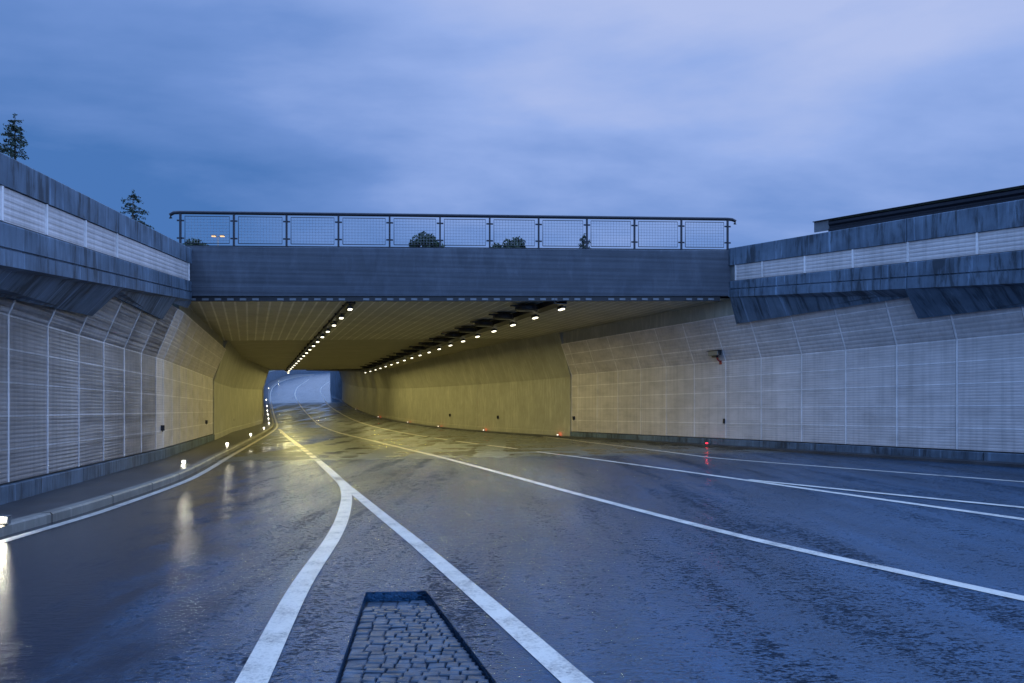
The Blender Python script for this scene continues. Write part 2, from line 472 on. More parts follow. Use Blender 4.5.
rl = ipts([(330, 381), (322, 387), (320.5, 392), (327.5, 404), (340, 413), (359, 422), (380, 428), (416, 435)])
mk_line('lane_marking', [spline(rl, .5)] + dashes(spline(ipts([(416, 435), (462, 442), (513, 448.4), (536, 451.6)]), .5), 2.6, 1.2) +
        [spline(ext(ipts([(537, 451.8), (600, 460), (705, 474.5), (860, 496.5), (1024, 519.5)]), .6), .5)], .16)
mk_line('lane_marking', [spline(ext(ipts([(748, 480), (860, 491.6), (1024, 508)]), .6), .5)], .15, .009)
mk_line('road_edge_line', [spline(ext(ipts([(470, 427.5), (530, 435), (590, 442.5), (660, 451), (720, 458.5), (1024, 482)]), .6), .5)], .13)

# ------------------------------------------------------------------ left kerb and walkway
KF = .24
path = []
for p in LEP: path.append(p)
def offs(path, d):
    out = []
    for i, p in enumerate(path):
        t = (path[min(i + 2, len(path) - 1)] - path[max(i - 2, 0)]); t.normalize()
        out.append(p + Vector((-t.y, t.x)) * d)
    return out
kin, kout = offs(path, KF), offs(path, KF + .17)
def xof(poly, Y):
    best = None
    for a, b in zip(poly, poly[1:]):
        if (a.y - Y) * (b.y - Y) <= 0 and a.y != b.y: best = a.x + (b.x - a.x) * (Y - a.y) / (b.y - a.y); break
    return best
mb = MB(); mw = MB()
yy = [2.0 + .5 * k for k in range(0, 124)] + [64 + 2 * k for k in range(1, 120)]
kpts = []
for Y in yy:
    a, b = xof(kin, Y), xof(kout, Y)
    if a is None or b is None: continue
    w = xat(LW, Y)
    if b < w + .05: b = w + .05
    if a < b + .1: a = b + .1
    kpts.append((Y, a, b, w))
d_ = kpts[1]
first = kpts[0]
kpts = [(-10 + 0 * Y, first[1] + (first[0] + 10) * .24, first[2] + (first[0] + 10) * .24, xat(LW, -10)) for Y in (0,)] + kpts
for i, ((Y0, a0, b0, w0), (Y1, a1, b1, w1)) in enumerate(zip(kpts, kpts[1:])):
    g = lambda X, Y, h: Vector((X, Y, ground(X, Y) + h))
    e = 0.006 if (i % 4 == 0 and i > 0) else 0
    ch = .025
    Y0e = Y0 + (.02 if i % 4 == 0 and i else 0)
    mb.quad(g(a0, Y0e, -.05), g(a1, Y1, -.05), g(a1, Y1, .12), g(a0, Y0e, .12))
    mb.quad(g(a0, Y0e, .12), g(a1, Y1, .12), g(a1 - ch, Y1, .145), g(a0 - ch, Y0e, .145))
    mb.quad(g(a0 - ch, Y0e, .145), g(a1 - ch, Y1, .145), g(b1, Y1, .15), g(b0, Y0e, .15))
    mw.quad(g(b0, Y0, .145), g(b1, Y1, .145), g(w1 - .01, Y1, .145), g(w0 - .01, Y0, .145))
    mw.quad(g(a0 - .012, Y0, -.05), g(a1 - .012, Y1, -.05), g(a1 - .012, Y1, .11), g(a0 - .012, Y0, .11))
tag(mb.build('kerb', M['kerb'], recalc=False), kind='structure')
tag(mw.build('walkway', M['walk'], recalc=False), kind='structure')
# low kerb strip along the right wall
mb = MB()
stations = [-4 + 1.5 * k for k in range(0, 80)]
for Y0, Y1 in zip(stations, stations[1:]):
    w = .42
    q = [(xat(RW, Y0), Y0), (xat(RW, Y1), Y1)]
    g = lambda X, Y, h: Vector((X, Y, ground(X, Y) + h))
    mb.quad(g(q[0][0] - w, Y0, -.02), g(q[1][0] - w, Y1, -.02), g(q[1][0] - w - .0, Y1, .075), g(q[0][0] - w, Y0, .075))
    mb.quad(g(q[0][0] - w, Y0, .075), g(q[1][0] - w, Y1, .075), g(q[1][0] + .02, Y1, .09), g(q[0][0] + .02, Y0, .09))
tag(mb.build('kerb', M['walk'], recalc=False), kind='structure')

# ------------------------------------------------------------------ ribbed panels
def ribbed(mb, base, d0, d1, prof_pts, ribs, z0, z1, p0, p1, depth=.0035, flat=.05, mi=0, ends=None):
    """one row of horizontal ribs from (p0,z0) up to (p1,z1); z may be functions of d"""
    seq = []
    n = ribs
    seq.append((0, .0)); seq.append((.0, .5))
    for k in range(n):
        a = (k + .12) / n; b = (k + .30) / n; c = (k + .72) / n; e = (k + .90) / n
        seq += [(a, 0), (b, 1), (c, 1), (e, 0)]
    seq += [(1, .5)]
    def row(d):
        za, zb_ = z0(d) if callable(z0) else z0, z1(d) if callable(z1) else z1
        L = math.hypot(p1 - p0, zb_ - za); tx, tz = (p1 - p0) / L, (zb_ - za) / L
        return [base.pt(d, p0 + tx * L * t + tz * depth * k, za + tz * L * t - tx * depth * k) for t, k in seq]
    A, B = row(d0), row(d1)
    n = len(A); vs = A + B
    mb.add(vs, [(i, i + 1, n + i + 1, n + i) for i in range(n - 1)], mi)
def strip(mb, base, d0, d1, pz0, pz1, t, mi=1):
    """raised flat batten between two profile points (p,z), lying on the wall, t thick"""
    def four(d):
        (pa, za), (pb, zb_) = pz0(d), pz1(d)
        L = math.hypot(pb - pa, zb_ - za); nx, nz = (zb_ - za) / L, -(pb - pa) / L
        return [base.pt(d, pa, za), base.pt(d, pa + nx * t, za + nz * t), base.pt(d, pb + nx * t, zb_ + nz * t), base.pt(d, pb, zb_)]
    mb.prism(four(d0), four(d1), mi)

PL, KN = .32, 3.1            # plinth and knee above the foot of the wall
HP, HH = .60, 1.50           # haunch run and rise
def lower_wall(root, base, seams, d0, d1, plinth_to=None):
    foot = base.zb
    cuts = [d0] + [s for s in seams if d0 + .15 < s < d1 - .15] + [d1]
    for a, b in zip(cuts, cuts[1:]):
        mb = MB(); e = .012
        rows = 5
        for k in range(rows):
            za = lambda d, k=k: foot(d) + PL + (KN - PL) * k / rows
            zb_ = lambda d, k=k: foot(d) + PL + (KN - PL) * (k + 1) / rows - .03
            ribbed(mb, base, a + e, b - e, None, 7, za, zb_, .0, .0)
            strip(mb, base, a + e, b - e, lambda d, f=zb_: (.0, f(d)), lambda d, f=zb_: (.0, f(d) + .03), .010)
        strip(mb, base, b - .045, b - .002, lambda d: (.0, foot(d) + PL), lambda d: (.0, foot(d) + KN), .013)
        mb.build('cladding_panel', [M['panel'], M['batten']], root, recalc=False)
        mb = MB()
        for k in range(3):
            f0, f1 = k / 3, (k + 1) / 3 - .02
            ribbed(mb, base, a + e, b - e, None, 4, lambda d, f=f0: foot(d) + KN + HH * f, lambda d, f=f1: foot(d) + KN + HH * f, HP * f0, HP * f1, .006)
            strip(mb, base, a + e, b - e, lambda d, f=f1: (HP * f, foot(d) + KN + HH * f), lambda d, f=f1 + .02: (HP * f, foot(d) + KN + HH * f), .010)
        strip(mb, base, b - .045, b - .002, lambda d: (0, foot(d) + KN), lambda d: (HP, foot(d) + KN + HH), .013)
        mb.build('haunch_panel', [M['panel'], M['batten']], root, recalc=False)
    # plinth blocks
    k = d1
    while k > d0 + .2:
        a, b = max(d0, k - 2.4), k
        mb = MB()
        f = lambda d: [base.pt(d, -.2, foot(d) - .2), base.pt(d, .06, foot(d) - .2), base.pt(d, .06, foot(d) + PL - .05), base.pt(d, .045, foot(d) + PL - .035), base.pt(d, -.2, foot(d) + PL - .035)]
        mb.prism(f(a + .008), f(b - .008)); mb.build('plinth', M['concrete'], root)
        k -= 2.4
    mb = MB()
    f = lambda d: [base.pt(d, -.06, foot(d) - .3), base.pt(d, -.06, foot(d) + KN), base.pt(d, HP - .07, foot(d) + KN + HH - .02), base.pt(d, HP - .5, foot(d) + KN + HH - .02), base.pt(d, -.6, foot(d) + KN), base.pt(d, -.6, foot(d) - .3)]
    mb.prism(f(d0), f(d1)); mb.build('wall_core', M['concrete_dark'], root)

def upper_wall(root, base, L, joints, skirts, strip_seams, d0):
    """L: dict of height functions; joints: distances where the precast pieces meet"""
    P0 = .85
    cuts = [d0] + joints + [None]
    def end(d, p): return base.fend(p) + .01 if d is None else d
    def loop(d, pts):   # pts: (p, fz)
        return [base.pt(end(d, p), p, fz(end(d, p))) for p, fz in pts]
    for a, b in zip(cuts, cuts[1:]):
        a2 = a + .012; b2 = None if b is None else b - .012
        def piece(name, pts, m, bev=0):
            mb = MB(); mb.prism(loop(a2, pts), loop(b2, pts)); return mb.build(name, m, root)
        c, s1, s0, bl, sk = L['cap'], L['strip_top'], L['strip_bot'], L['line'], L['skirt_top']
        piece('coping', [(P0 + .012, s1), (P0 + .012, lambda d: c(d) - .015), (P0, c), (-.55, c), (-.55, s1)], M['concrete'])
        piece('strip_backing', [(P0 - .06, lambda d: s0(d) - .01), (P0 - .06, lambda d: s1(d) - .004), (-.5, lambda d: s1(d) - .004), (-.5, lambda d: s0(d) - .01)], M['concrete_dark'])
        piece('fascia_band', [(P0, lambda d: bl(d) + .018), (P0, lambda d: s0(d) - .02), (P0 - .015, s0), (-.5, s0), (-.5, lambda d: bl(d) + .018)], M['concrete'])
        piece('fascia_band', [(P0 + .012, sk), (P0 + .012, lambda d: bl(d) - .018), (P0 - .03, lambda d: bl(d) - .018), (P0 - .03, lambda d: bl(d) + .03), (-.5, lambda d: bl(d) + .03), (-.5, sk)], M['concrete'])
    for (a, b, f) in skirts:
        mb = MB()
        def lp(d):
            d = end(d, .7)
            zt = L['skirt_top'](d); zb_ = min(f(d), zt - .1)
            zk = base.zb(d) + KN
            pb = max(.12, HP / HH * (zb_ - zk) + .10)
            pb = min(pb, .8)
            return [base.pt(d, pb, zb_), base.pt(d, .862, zt - .006), base.pt(d, .70, zt - .006), base.pt(d, pb - .10, zb_ + .03)]
        mb.prism(lp(a + .012), lp(None if b is None else b - .012)); mb.build('skirt_slab', M['concrete'], root)
    ss = [d0] + strip_seams + [None]
    for a, b in zip(ss, ss[1:]):
        mb = MB(); e = .01
        b3 = base.fend(.8) - .25 if b is None else b
        if b3 - a < .2: continue
        ribbed(mb, base, a + e, b3 - e, None, 5, lambda d: L['strip_bot'](d) + .015, lambda d: L['strip_top'](d) - .01, .825, .825, .006)
        strip(mb, base, b3 - .055, b3 - .005, lambda d: (.825, L['strip_bot'](d) + .015), lambda d: (.825, L['strip_top'](d) - .01), .03)
        mb.build('strip_panel', [M['panel'], M['batten']], root, recalc=False)

# ---- left retaining wall
rootL = thing('retaining_wall', 'tall ribbed panel retaining wall left of the road with lamps along its walkway', 'retaining wall', (LW[0].x, LW[0].y, 0))
seamsL = [LO.hit(156, 440, 0)[0] - 1.6 * k for k in range(20)] 
lower_wall(rootL, LO, seamsL, 3.0, LO.L - .004)
PL_ = .85
LLn = dict(cap=LO.line([(0, 152), (184, 245)], PL_), strip_top=LO.line([(0, 184), (183.6, 260.5)], PL_), strip_bot=LO.line([(0, 220.8), (183, 279)], PL_),
           line=LO.line([(0, 247), (183, 290)], PL_), skirt_top=LO.line([(0, 265), (183, 298.5)], PL_))
jl = LO.hit(118, 250, .85)[0]
sl1 = LO.line([(0, 282), (104.8, 315)], .6); sl2 = LO.line([(116, 292), (165.7, 318)], .66); sl3 = LO.line([(173, 303), (183, 307)], .7)
j1, j2 = LO.hit(105, 315, .5)[0], LO.hit(166, 318, .58)[0]
upper_wall(rootL, LO, LLn, [LO.dclamp, jl], [(3.0, LO.dclamp, sl1), (LO.dclamp, j1, sl1), (j1, j2, sl2), (j2, None, sl3)],
           [LO.dclamp] + [LO.hit(x, 250, .83)[0] for x in (2, 46.7, 85.4, 117)], 3.0)
# ---- right retaining wall
rootR = thing('retaining_wall', 'tall ribbed panel retaining wall right of the road below the steel guardrail', 'retaining wall', (RW[0].x, RW[0].y, 0))
seamsR = [RO.hit(x, 400, 0)[0] for x in (744, 762, 801, 845, 896, 956)]
seamsR = sorted(seamsR + [seamsR[-1] - 1.62 * k for k in range(1, 12)])
seamsL.sort()
lower_wall(rootR, RO, seamsR, 4.0, RO.L - .004)
RLn = dict(cap=RO.line([(1024, 199), (725, 249)], .85), strip_top=RO.line([(1024, 226), (733, 265)], .85), strip_bot=RO.line([(1024, 250), (733, 281)], .85),
           line=RO.line([(1024, 269), (732, 289)], .85), skirt_top=RO.line([(1024, 283), (731, 297)], .85))
jr = RO.hit(907, 250, .85)[0]
sr1 = RO.line([(905.7, 297), (733, 324)], .66); sr2 = RO.line([(1024, 304.5), (915, 317.6)], .6)
jrs = RO.hit(908, 305, .72)[0]
ssr = sorted([RO.hit(x, 260, .79)[0] for x in (762.6, 805, 853, 908, 977)]); ssr = [RO.dclamp] + [s for s in [ssr[0] - 1.7 * k for k in range(5, 0, -1)] if s > RO.dclamp + .3] + ssr
upper_wall(rootR, RO, RLn, [RO.dclamp, jr], [(4.0, RO.dclamp, sr2), (RO.dclamp, jrs, sr2), (jrs, None, sr1)], ssr, 4.0)

# ------------------------------------------------------------------ bridge
br = thing('road_bridge', 'concrete road bridge spanning the carriageway at the tunnel mouth', 'bridge', (FA.x, FA.y, 0))
def fpt(i, off, z):           # along the edge in post units, off metres behind the face
    w = FA + (FB - FA) * (i / 11) - FN * off
    return Vector((w.x, w.y, z))
def ztop(i): return 6.49 + (6.78 - 6.49) * i / 10.83
def zsof(i): return 4.92 + (5.22 - 4.92) * i / 10.83
iL, iR = -.55, 11.5
mb = MB()
f = lambda i: [fpt(i, 0, zsof(i)), fpt(i, 0, zsof(i) + .30), fpt(i, .012, zsof(i) + .31), fpt(i, .012, ztop(i) - .02), fpt(i, .03, ztop(i)), fpt(i, .45, ztop(i)), fpt(i, .45, zsof(i))]
mb.prism(f(iL), f(iR)); mb.build('edge_beam', M['beam'], br)
mb = MB()
f = lambda i: [fpt(i, .46, zsof(i) + .10), fpt(i, .46, ztop(i) - .3), fpt(i, 12.6, ztop(i) - .3), fpt(i, 12.6, zsof(i) + .10)]
mb.prism(f(iL - .6), f(iR + .6)); mb.build('deck_slab', M['soffit'], br)
# dark closure strip with the open ends of the profiled sheet
mb = MB()
f = lambda i: [fpt(i, .05, zsof(i) - .16), fpt(i, .05, zsof(i) - .003), fpt(i, .12, zsof(i) - .003), fpt(i, .12, zsof(i) - .16)]
mb.prism(f(0.05), f(10.8), 0)
i = .2
n_ = 0
while i < 10.75:
    if n_ % 7 != 6:
        a = [fpt(i, .03, zsof(i) - .135), fpt(i, .03, zsof(i) - .065), fpt(i, .048, zsof(i) - .065), fpt(i, .048, zsof(i) - .135)]
        b = [fpt(i + .12, .03, zsof(i) - .135), fpt(i + .12, .03, zsof(i) - .065), fpt(i + .12, .048, zsof(i) - .065), fpt(i + .12, .048, zsof(i) - .135)]
        mb.prism(a, b, 1)
    i += .235; n_ += 1
mb.build('closure_strip', [M['black'], M['grey']], br)
# profiled ceiling sheets running with the road
mb = MB()
q = -12.4; k = 0
def cpt(q, t, dz=0):          # t 0 at the bridge edge, 1 at the tunnel lining
    Ya = 21.75 + (q + 11.3) * .092; Yb = 34.6 + (q + 11.3) * .09
    Y = Ya + (Yb - Ya) * t
    return Vector((q - .385 * (Y - 24), Y, zc(q) + dz - .06))
while q < 7.9:
    a, b = q + .015, q + .30; c, d = q + .33, q + .375
    for (u, v, zu, zv, mi) in ((q, q + .32, .0, 0, 0), (q + .32, q + .39, -.004, -.004, 1)):
        mb.quad(cpt(u, 0, zu), cpt(v, 0, zv), cpt(v, 1, zv), cpt(u, 1, zu), mi)
    q += .39
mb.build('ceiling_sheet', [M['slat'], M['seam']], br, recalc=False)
# cladding under the bridge, continuing the walls
sl = []
lower_wall(br, LB, [1.6 * k for k in range(1, 9)], .0, LB.L - .0)
lower_wall(br, RB, [1.62 * k for k in range(1, 8)], .0, RB.L - .0)
for base in (LB, RB):
    mb = MB()
    f = lambda d: [base.pt(d, HP - .12, base.zb(d) + KN + HH - .05), base.pt(d, HP - .12, 5.4), base.pt(d, -.6, 5.4), base.pt(d, -.6, base.zb(d) + KN + HH - .05)]
    mb.prism(f(-.2), f(base.L + .1)); mb.build('bearing_ledge', M['soffit'], br)

# ------------------------------------------------------------------ tunnel
tu = thing('road_tunnel', 'smooth concrete road tunnel behind the bridge, lit yellow and curving uphill', 'tunnel', (-6, 34.6, 0))
def miter(poly, i, side):
    a, b = poly[max(i - 1, 0)], poly[min(i + 1, len(poly) - 1)]
    t = (b - a).normalized()
    return Vector((t.y, -t.x)) if side == 'L' else Vector((-t.y, t.x))
def resample(poly, Y0, Y1, step):
    n = int((Y1 - Y0) / step); return [Vector((xat(poly, Y0 + (Y1 - Y0) * k / n), Y0 + (Y1 - Y0) * k / n)) for k in range(n + 1)]
def smooth_poly(poly, it=2):
    for _ in range(it):
        poly = [poly[0]] + [(poly[i - 1] + poly[i] * 2 + poly[i + 1]) / 4 for i in range(1, len(poly) - 1)] + [poly[-1]]
    return poly
def lining(poly, side, Y0, Y1, name, seg=None):
    pts = smooth_poly(resample(poly, Y0, Y1, 1.5), 3)
    loops = []
    for i, p in enumerate(pts):
        n = miter(pts, i, side)
        zb_ = ground(p.x, p.y) + (.1 if side == 'L' else 0)
        def w(pp, z): u = p + n * pp; return Vector((u.x, u.y, z))
        top = ceil_z(p.x, p.y) + .05
        kn = zb_ + 3.0
        zpl = zb_ + (.32 if side == 'L' else .30)
        loops.append([w(.08, zb_ - .2), w(.08, zpl), w(.05, zpl + .02), w(.05, kn), w(.05 + (top - kn) * .30, top), w(-.5, top), w(-.5, zb_ - .2)])
    mb = MB(); n = len(loops[0])
    vs = [v for l in loops for v in l]; fs = []
    for i in range(len(loops) - 1):
        for k in range(n): fs.append((i * n + k, i * n + (k + 1) % n, (i + 1) * n + (k + 1) % n, (i + 1) * n + k))
    fs.append(list(range(n))); fs.append([(len(loops) - 1) * n + k for k in range(n)])
    mb.add(vs, fs)
    return mb.build(name, M['lining'], tu)
# each casting of the lining is a part, with a narrow open joint to the next
cutsR = [33.72, 44.0, 53.0, 62.0, 71.5, 81, 90.5, 100, 109.5]
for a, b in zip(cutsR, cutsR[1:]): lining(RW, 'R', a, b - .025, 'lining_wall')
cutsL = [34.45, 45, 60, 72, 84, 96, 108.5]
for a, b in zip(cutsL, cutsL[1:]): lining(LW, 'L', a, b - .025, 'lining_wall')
mb = MB()
Ys = [34.2 + 1.6 * k for k in range(0, 48)]
Ys = [Y for Y in Ys if Y < 109.0] + [109.0]
def cl(X, Y): return Vector((X, Y, ceil_z(X, Y) - (.0)))
for a, b in zip(Ys, Ys[1:]):
    xs = lambda Y: (xat(LW, Y) - .3, xat(RW, Y) + .3)
    (l0, r0), (l1, r1) = xs(a), xs(b)
    s0, s1 = (.05 * l0 if a == Ys[0] else 0, 0)
    m0 = [l0 + (r0 - l0) * k / 8 for k in range(9)]; m1 = [l1 + (r1 - l1) * k / 8 for k in range(9)]
    sk = lambda X, Y: Y + (.09 * (X + 6) if Y < 34.5 else (.05 * (X + 6) if Y < 36 else 0))
    for k in range(8):
        mb.quad(cl(m0[k], a), cl(m0[k + 1], a), cl(m1[k + 1], b), cl(m1[k], b))
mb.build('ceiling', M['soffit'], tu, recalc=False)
# exit portal face
mb = MB()
lx, rx = xat(LW, 109), xat(RW, 109)
mb.prism([(lx - .6, 109.0, ceil_z(lx, 109) - .02), (rx + .6, 109.0, ceil_z(rx, 109) - .02), (rx + .6, 109.0, 9.6), (lx - .6, 109.0, 9.6)],
         [(lx - .6, 109.6, ceil_z(lx, 109) - .02), (rx + .6, 109.6, ceil_z(rx, 109) - .02), (rx + .6, 109.6, 9.6), (lx - .6, 109.6, 9.6)])
mb.build('portal_beam', M['concrete'], tu)

# ---- retaining walls beyond the far portal
def zterr(Y):
    if Y < 9: z = 4.2 - (9 - Y) * .1
    elif Y < 23: z = 4.2 + (Y - 9) * (6.1 - 4.2) / 14
    elif Y < 50: z = 6.1
    elif Y < 109: z = 6.1 + (Y - 50) * (9.3 - 6.1) / 59
    else: z = 9.3
    return max(z, prof(Y) + 2.4)
def far_wall(poly, side, Y0, label):
    pts = smooth_poly(resample(poly, Y0, 380, 5), 2)
    r = thing('retaining_wall', label, 'retaining wall', (pts[0].x, pts[0].y, 0))
    for nm, m, spec in (('wall_face', M['concrete'], 0), ('coping', M['concrete_dark'], 1)):
        mb = MB(); loops = []
        for i, p in enumerate(pts):
            n = miter(pts, i, side); g = ground(p.x, p.y); zt = zterr(p.y) + .25
            w = lambda pp, z: Vector(((p + n * pp).x, (p + n * pp).y, z))
            loops.append([w(.0, g - .3), w(.0, zt), w(-.4, zt), w(-.4, g - .3)] if spec == 0 else [w(.06, zt + .002), w(.06, zt + .2), w(-.5, zt + .2), w(-.5, zt + .002)])
        vs = [v for l in loops for v in l]; fs = []
        for i in range(len(loops) - 1):
            for k in range(4): fs.append((i * 4 + k, i * 4 + (k + 1) % 4, i * 4 + 4 + (k + 1) % 4, i * 4 + 4 + k))
        mb.add(vs, fs); mb.build(nm, m, r)
far_wall(LW, 'L', 109.7, 'distant pale retaining wall beyond the tunnel exit, outside the bend')
far_wall(RW, 'R', 109.7, 'distant retaining wall beyond the tunnel exit, inside the bend')

# ---- terrain above and beside the cutting
mb = MB()
Ys = [-30, -12, -4, 2, 6, 9, 16, 22, 23.6] + [34 + 5 * k for k in range(15)] + [109.3] + [115 + 10 * k for k in range(28)] + [420, 700, 1500]
fx = lambda poly, Y, e: xat(poly, max(-8, min(400, Y))) + e
for a, b in zip(Ys, Ys[1:]):
    for x0, x1 in ((-900, -40), (-40, 40), (40, 900)): pass
    la, lb, ra, rb = fx(LW, a, -.45), fx(LW, b, -.45), fx(RW, a, .45), fx(RW, b, .45)
    za, zb_ = zterr(min(a, 400)), zterr(min(b, 400))
    if a >= 109.3 and b <= 400:
        za += .0
    e = 90
    def zz(z, Y): return z
    mb.quad((-1500, a, za), (la, a, za), (lb, b, zb_), (-1500, b, zb_))
    mb.quad((ra, a, za), (1500, a, za), (1500, b, zb_), (rb, b, zb_))
    if (23.6 <= a and b <= 109.3) or a >= 395:
        mb.quad((la, a, za), (ra, a, za), (rb, b, zb_), (lb, b, zb_))
tag(mb.build('terrain', M['grass'], recalc=False), kind='structure')

# ------------------------------------------------------------------ bridge railing
rl_ = thing('bridge_railing', 'dark steel railing with wire mesh panels along the bridge edge', 'railing', fpt(0, .22, ztop(0)))
OFF = .2
def post_h(i): return 1.12
for i in range(12):
    mb = MB(); z0 = ztop(i); c = fpt(i, OFF, 0)
    Mr = Matrix.Rotation(math.atan2(FD.y, FD.x), 3, 'Z')
    mb.box((c.x, c.y, z0 + .545), (.055, .07, 1.09), 0, Mr)
    mb.box((c.x, c.y, z0 + .006), (.14, .12, .012), 0, Mr)
    for h in (.30, .86):
        mb.box((c.x, c.y, z0 + h), (.22, .02, .05), 0, Mr)
    mb.build('post', M['steel'], rl_)
mb = MB()
pts = [fpt(-.18, OFF, ztop(-.18) + .93), fpt(-.19, OFF, ztop(0) + 1.03), fpt(-.12, OFF, ztop(0) + 1.10), fpt(0, OFF, ztop(0) + 1.115)] + [fpt(i, OFF, ztop(i) + 1.115) for i in range(1, 12)] + [fpt(11.1, OFF, ztop(11.1) + 1.10), fpt(11.17, OFF, ztop(11.1) + 1.05), fpt(11.16, OFF, ztop(11.1) + .95)]
mb.tube(pts, .055, 10); mb.build('handrail', M['steel'], rl_, smooth=True)
mb = MB(); mb.tube([fpt(i, OFF, ztop(i) + .06) for i in (-.02, 5, 11.02)], .018, 6); mb.build('bottom_rail', M['steel'], rl_)
for i in range(11):
    a, b = i + .085, i + .915
    p = lambda t, h: fpt(a + (b - a) * t, OFF - .005, ztop(a + (b - a) * t) + h)
    h0, h1 = .14, 1.0
    mf = MB()
    mf.tube([p(0, h0), p(1, h0), p(1, h1), p(0, h1), p(0, h0)], .014, 5)
    fr = mf.build('mesh_frame', M['steel'], rl_)
    mw_ = MB()
    for k in range(1, 14): mw_.tube([p(k / 14, h0), p(k / 14, h1)], .004, 4)
    for k in range(1, 9): mw_.tube([p(0, h0 + (h1 - h0) * k / 9), p(1, h0 + (h1 - h0) * k / 9)], .004, 4)
    mw_.build('wire_mesh', M['galv'], fr)

# ------------------------------------------------------------------ guardrail above the right wall
gp = -.2
gtop = RO.line([(1024, 186), (815, 222)], gp); 
g1 = RO.hit(815, 222, gp)[0]; g0 = 4.5
gr = thing('guardrail', 'dark steel guardrail on top of the right hand retaining wall', 'guardrail', RO.pt(g1, gp, RLn['cap'](g1)))
mb = MB()
W = [(0, 0), (.03, -.02), (.075, -.06), (.075, -.13), (.02, -.18), (.02, -.22), (.075, -.27), (.075, -.34), (.03, -.38), (0, -.42), (-.006, -.42), (-.006, 0)]
f = lambda d: [base_.pt(d, gp + a, gtop(d) - .03 + b) for a, b in W]
base_ = RO; g0 = RO.dclamp
mb.prism(f(g0), f(g1 - .55)); mb.build('beam', M['steel'], gr)
mb = MB(); f = lambda d: [RO.pt(d, gp - .05, gtop(d)), RO.pt(d, gp + .11, gtop(d)), RO.pt(d, gp + .11, gtop(d) - .022), RO.pt(d, gp - .05, gtop(d) - .022)]
mb.prism(f(g0), f(g1)); mb.build('cap_rail', M['steel'], gr)
mb = MB(); f = lambda d: [RO.pt(d, gp, gtop(d) - .023), RO.pt(d, gp + .04, gtop(d) - .023), RO.pt(d, gp + .04, gtop(d) - .33), RO.pt(d, gp, gtop(d) - .33)]
mb.prism(f(g1 - .545), f(g1))
mb.build('end_plate', M['grey'], gr)
d = g1 - .6
while d > g0:
    mb = MB(); z0 = min(RLn['cap'](d) - .02, gtop(d) - .3)
    a = [RO.pt(d, gp - .12, z0), RO.pt(d, gp - .02, z0), RO.pt(d, gp - .02, gtop(d) - .03), RO.pt(d, gp - .12, gtop(d) - .03)]
    b = [RO.pt(d + .08, gp - .12, z0), RO.pt(d + .08, gp - .02, z0), RO.pt(d + .08, gp - .02, gtop(d) - .03), RO.pt(d + .08, gp - .12, gtop(d) - .03)]
    mb.prism(a, b); mb.build('post', M['steel'], gr); d -= 1.33

# ------------------------------------------------------------------ tunnel lights
ORD = ['nearest', 'second', 'third', 'fourth', 'fifth', 'sixth', 'seventh', 'eighth', 'ninth', 'tenth', 'eleventh', 'twelfth', 'thirteenth', 'fourteenth', 'fifteenth', 'sixteenth', 'seventeenth', 'eighteenth', 'nineteenth', 'twentieth', 'twenty-first', 'twenty-second', 'twenty-third', 'twenty-fourth', 'twenty-fifth']
def light(name, kind, loc, energy, col, parent=None, **kw):
    l = bpy.data.lights.new(name, kind); l.energy = energy; l.color = col
    for k, v in kw.items(): setattr(l, k, v)
    o = bpy.data.objects.new(name, l); COL.objects.link(o); o.location = loc
    if parent is not None: o.parent = parent
    return o
ROWA = math.atan2(1, -.385)
def make_lamp(lx, ly):
    r = thing('ceiling_lamp', '', 'lamp')
    del_ = MB(); del_.box((0, 0, .0), (lx + .06, ly + .06, .07)); del_.build('housing', M['black'], r, local=True, bevel=.008)
    d = MB(); d.box((0, 0, -.055), (lx, ly, .04)); d.build('diffuser', M['lamp'], r, local=True, bevel=.008)
    b = MB(); b.box((0, 0, .10), (.16, .05, .14)); b.build('bracket', M['steel'], r, local=True)
    lt = light('lamp_light', 'AREA', (0, 0, -.09), 1, (1, .88, .33), r, shape='RECTANGLE', size=lx, size_y=ly)
    return r, lt
def row_pt(q, Y): return Vector((q - .385 * (Y - 24) + (max(0, Y - 58) * (.045 if q < -2 else -.03)), Y, 0))
protoL, _ = make_lamp(.2, .13)
protoR, _ = make_lamp(.34, .10)
LAMP_W = 50
def lamp_row(proto, q, Y0, n, sp, wording, drop, tilt):
    base = None
    for k in range(n):
        Y = Y0 + sp * k + max(0, k - 18) * 4.5
        w = row_pt(q, Y); z = ceil_z(w.x, Y) - (drop if k < 19 else .14)
        r = proto if k == 0 else copy_tree(proto)
        r.location = (w.x, w.y, z); r.rotation_euler = (tilt, 0, ROWA)
        tag(r, ('lit ceiling lamp nearest the bridge edge in the %s' % wording) if k == 0 else '%s lit ceiling lamp from the bridge edge in the %s' % (ORD[k], wording), 'lamp', 'lamps of the ' + wording)
        for ch in r.children:
            if ch.type == 'LIGHT':
                if k: ch.data = proto_light[proto.name]
                else:
                    proto_light[proto.name] = ch.data; ch.data.energy = LAMP_W
proto_light = {}
QL = qof((350 - CX) / F * 22.85, 22.85)
QR = qof((561.5 - CX) / F * 23.4, 23.4)
lamp_row(protoL, QL, 22.85, 25, 2.15, 'left row of the tunnel', .26, 0)
lamp_row(protoR, QR, 23.4, 25, 2.15, 'right row of the tunnel', .30, 0)
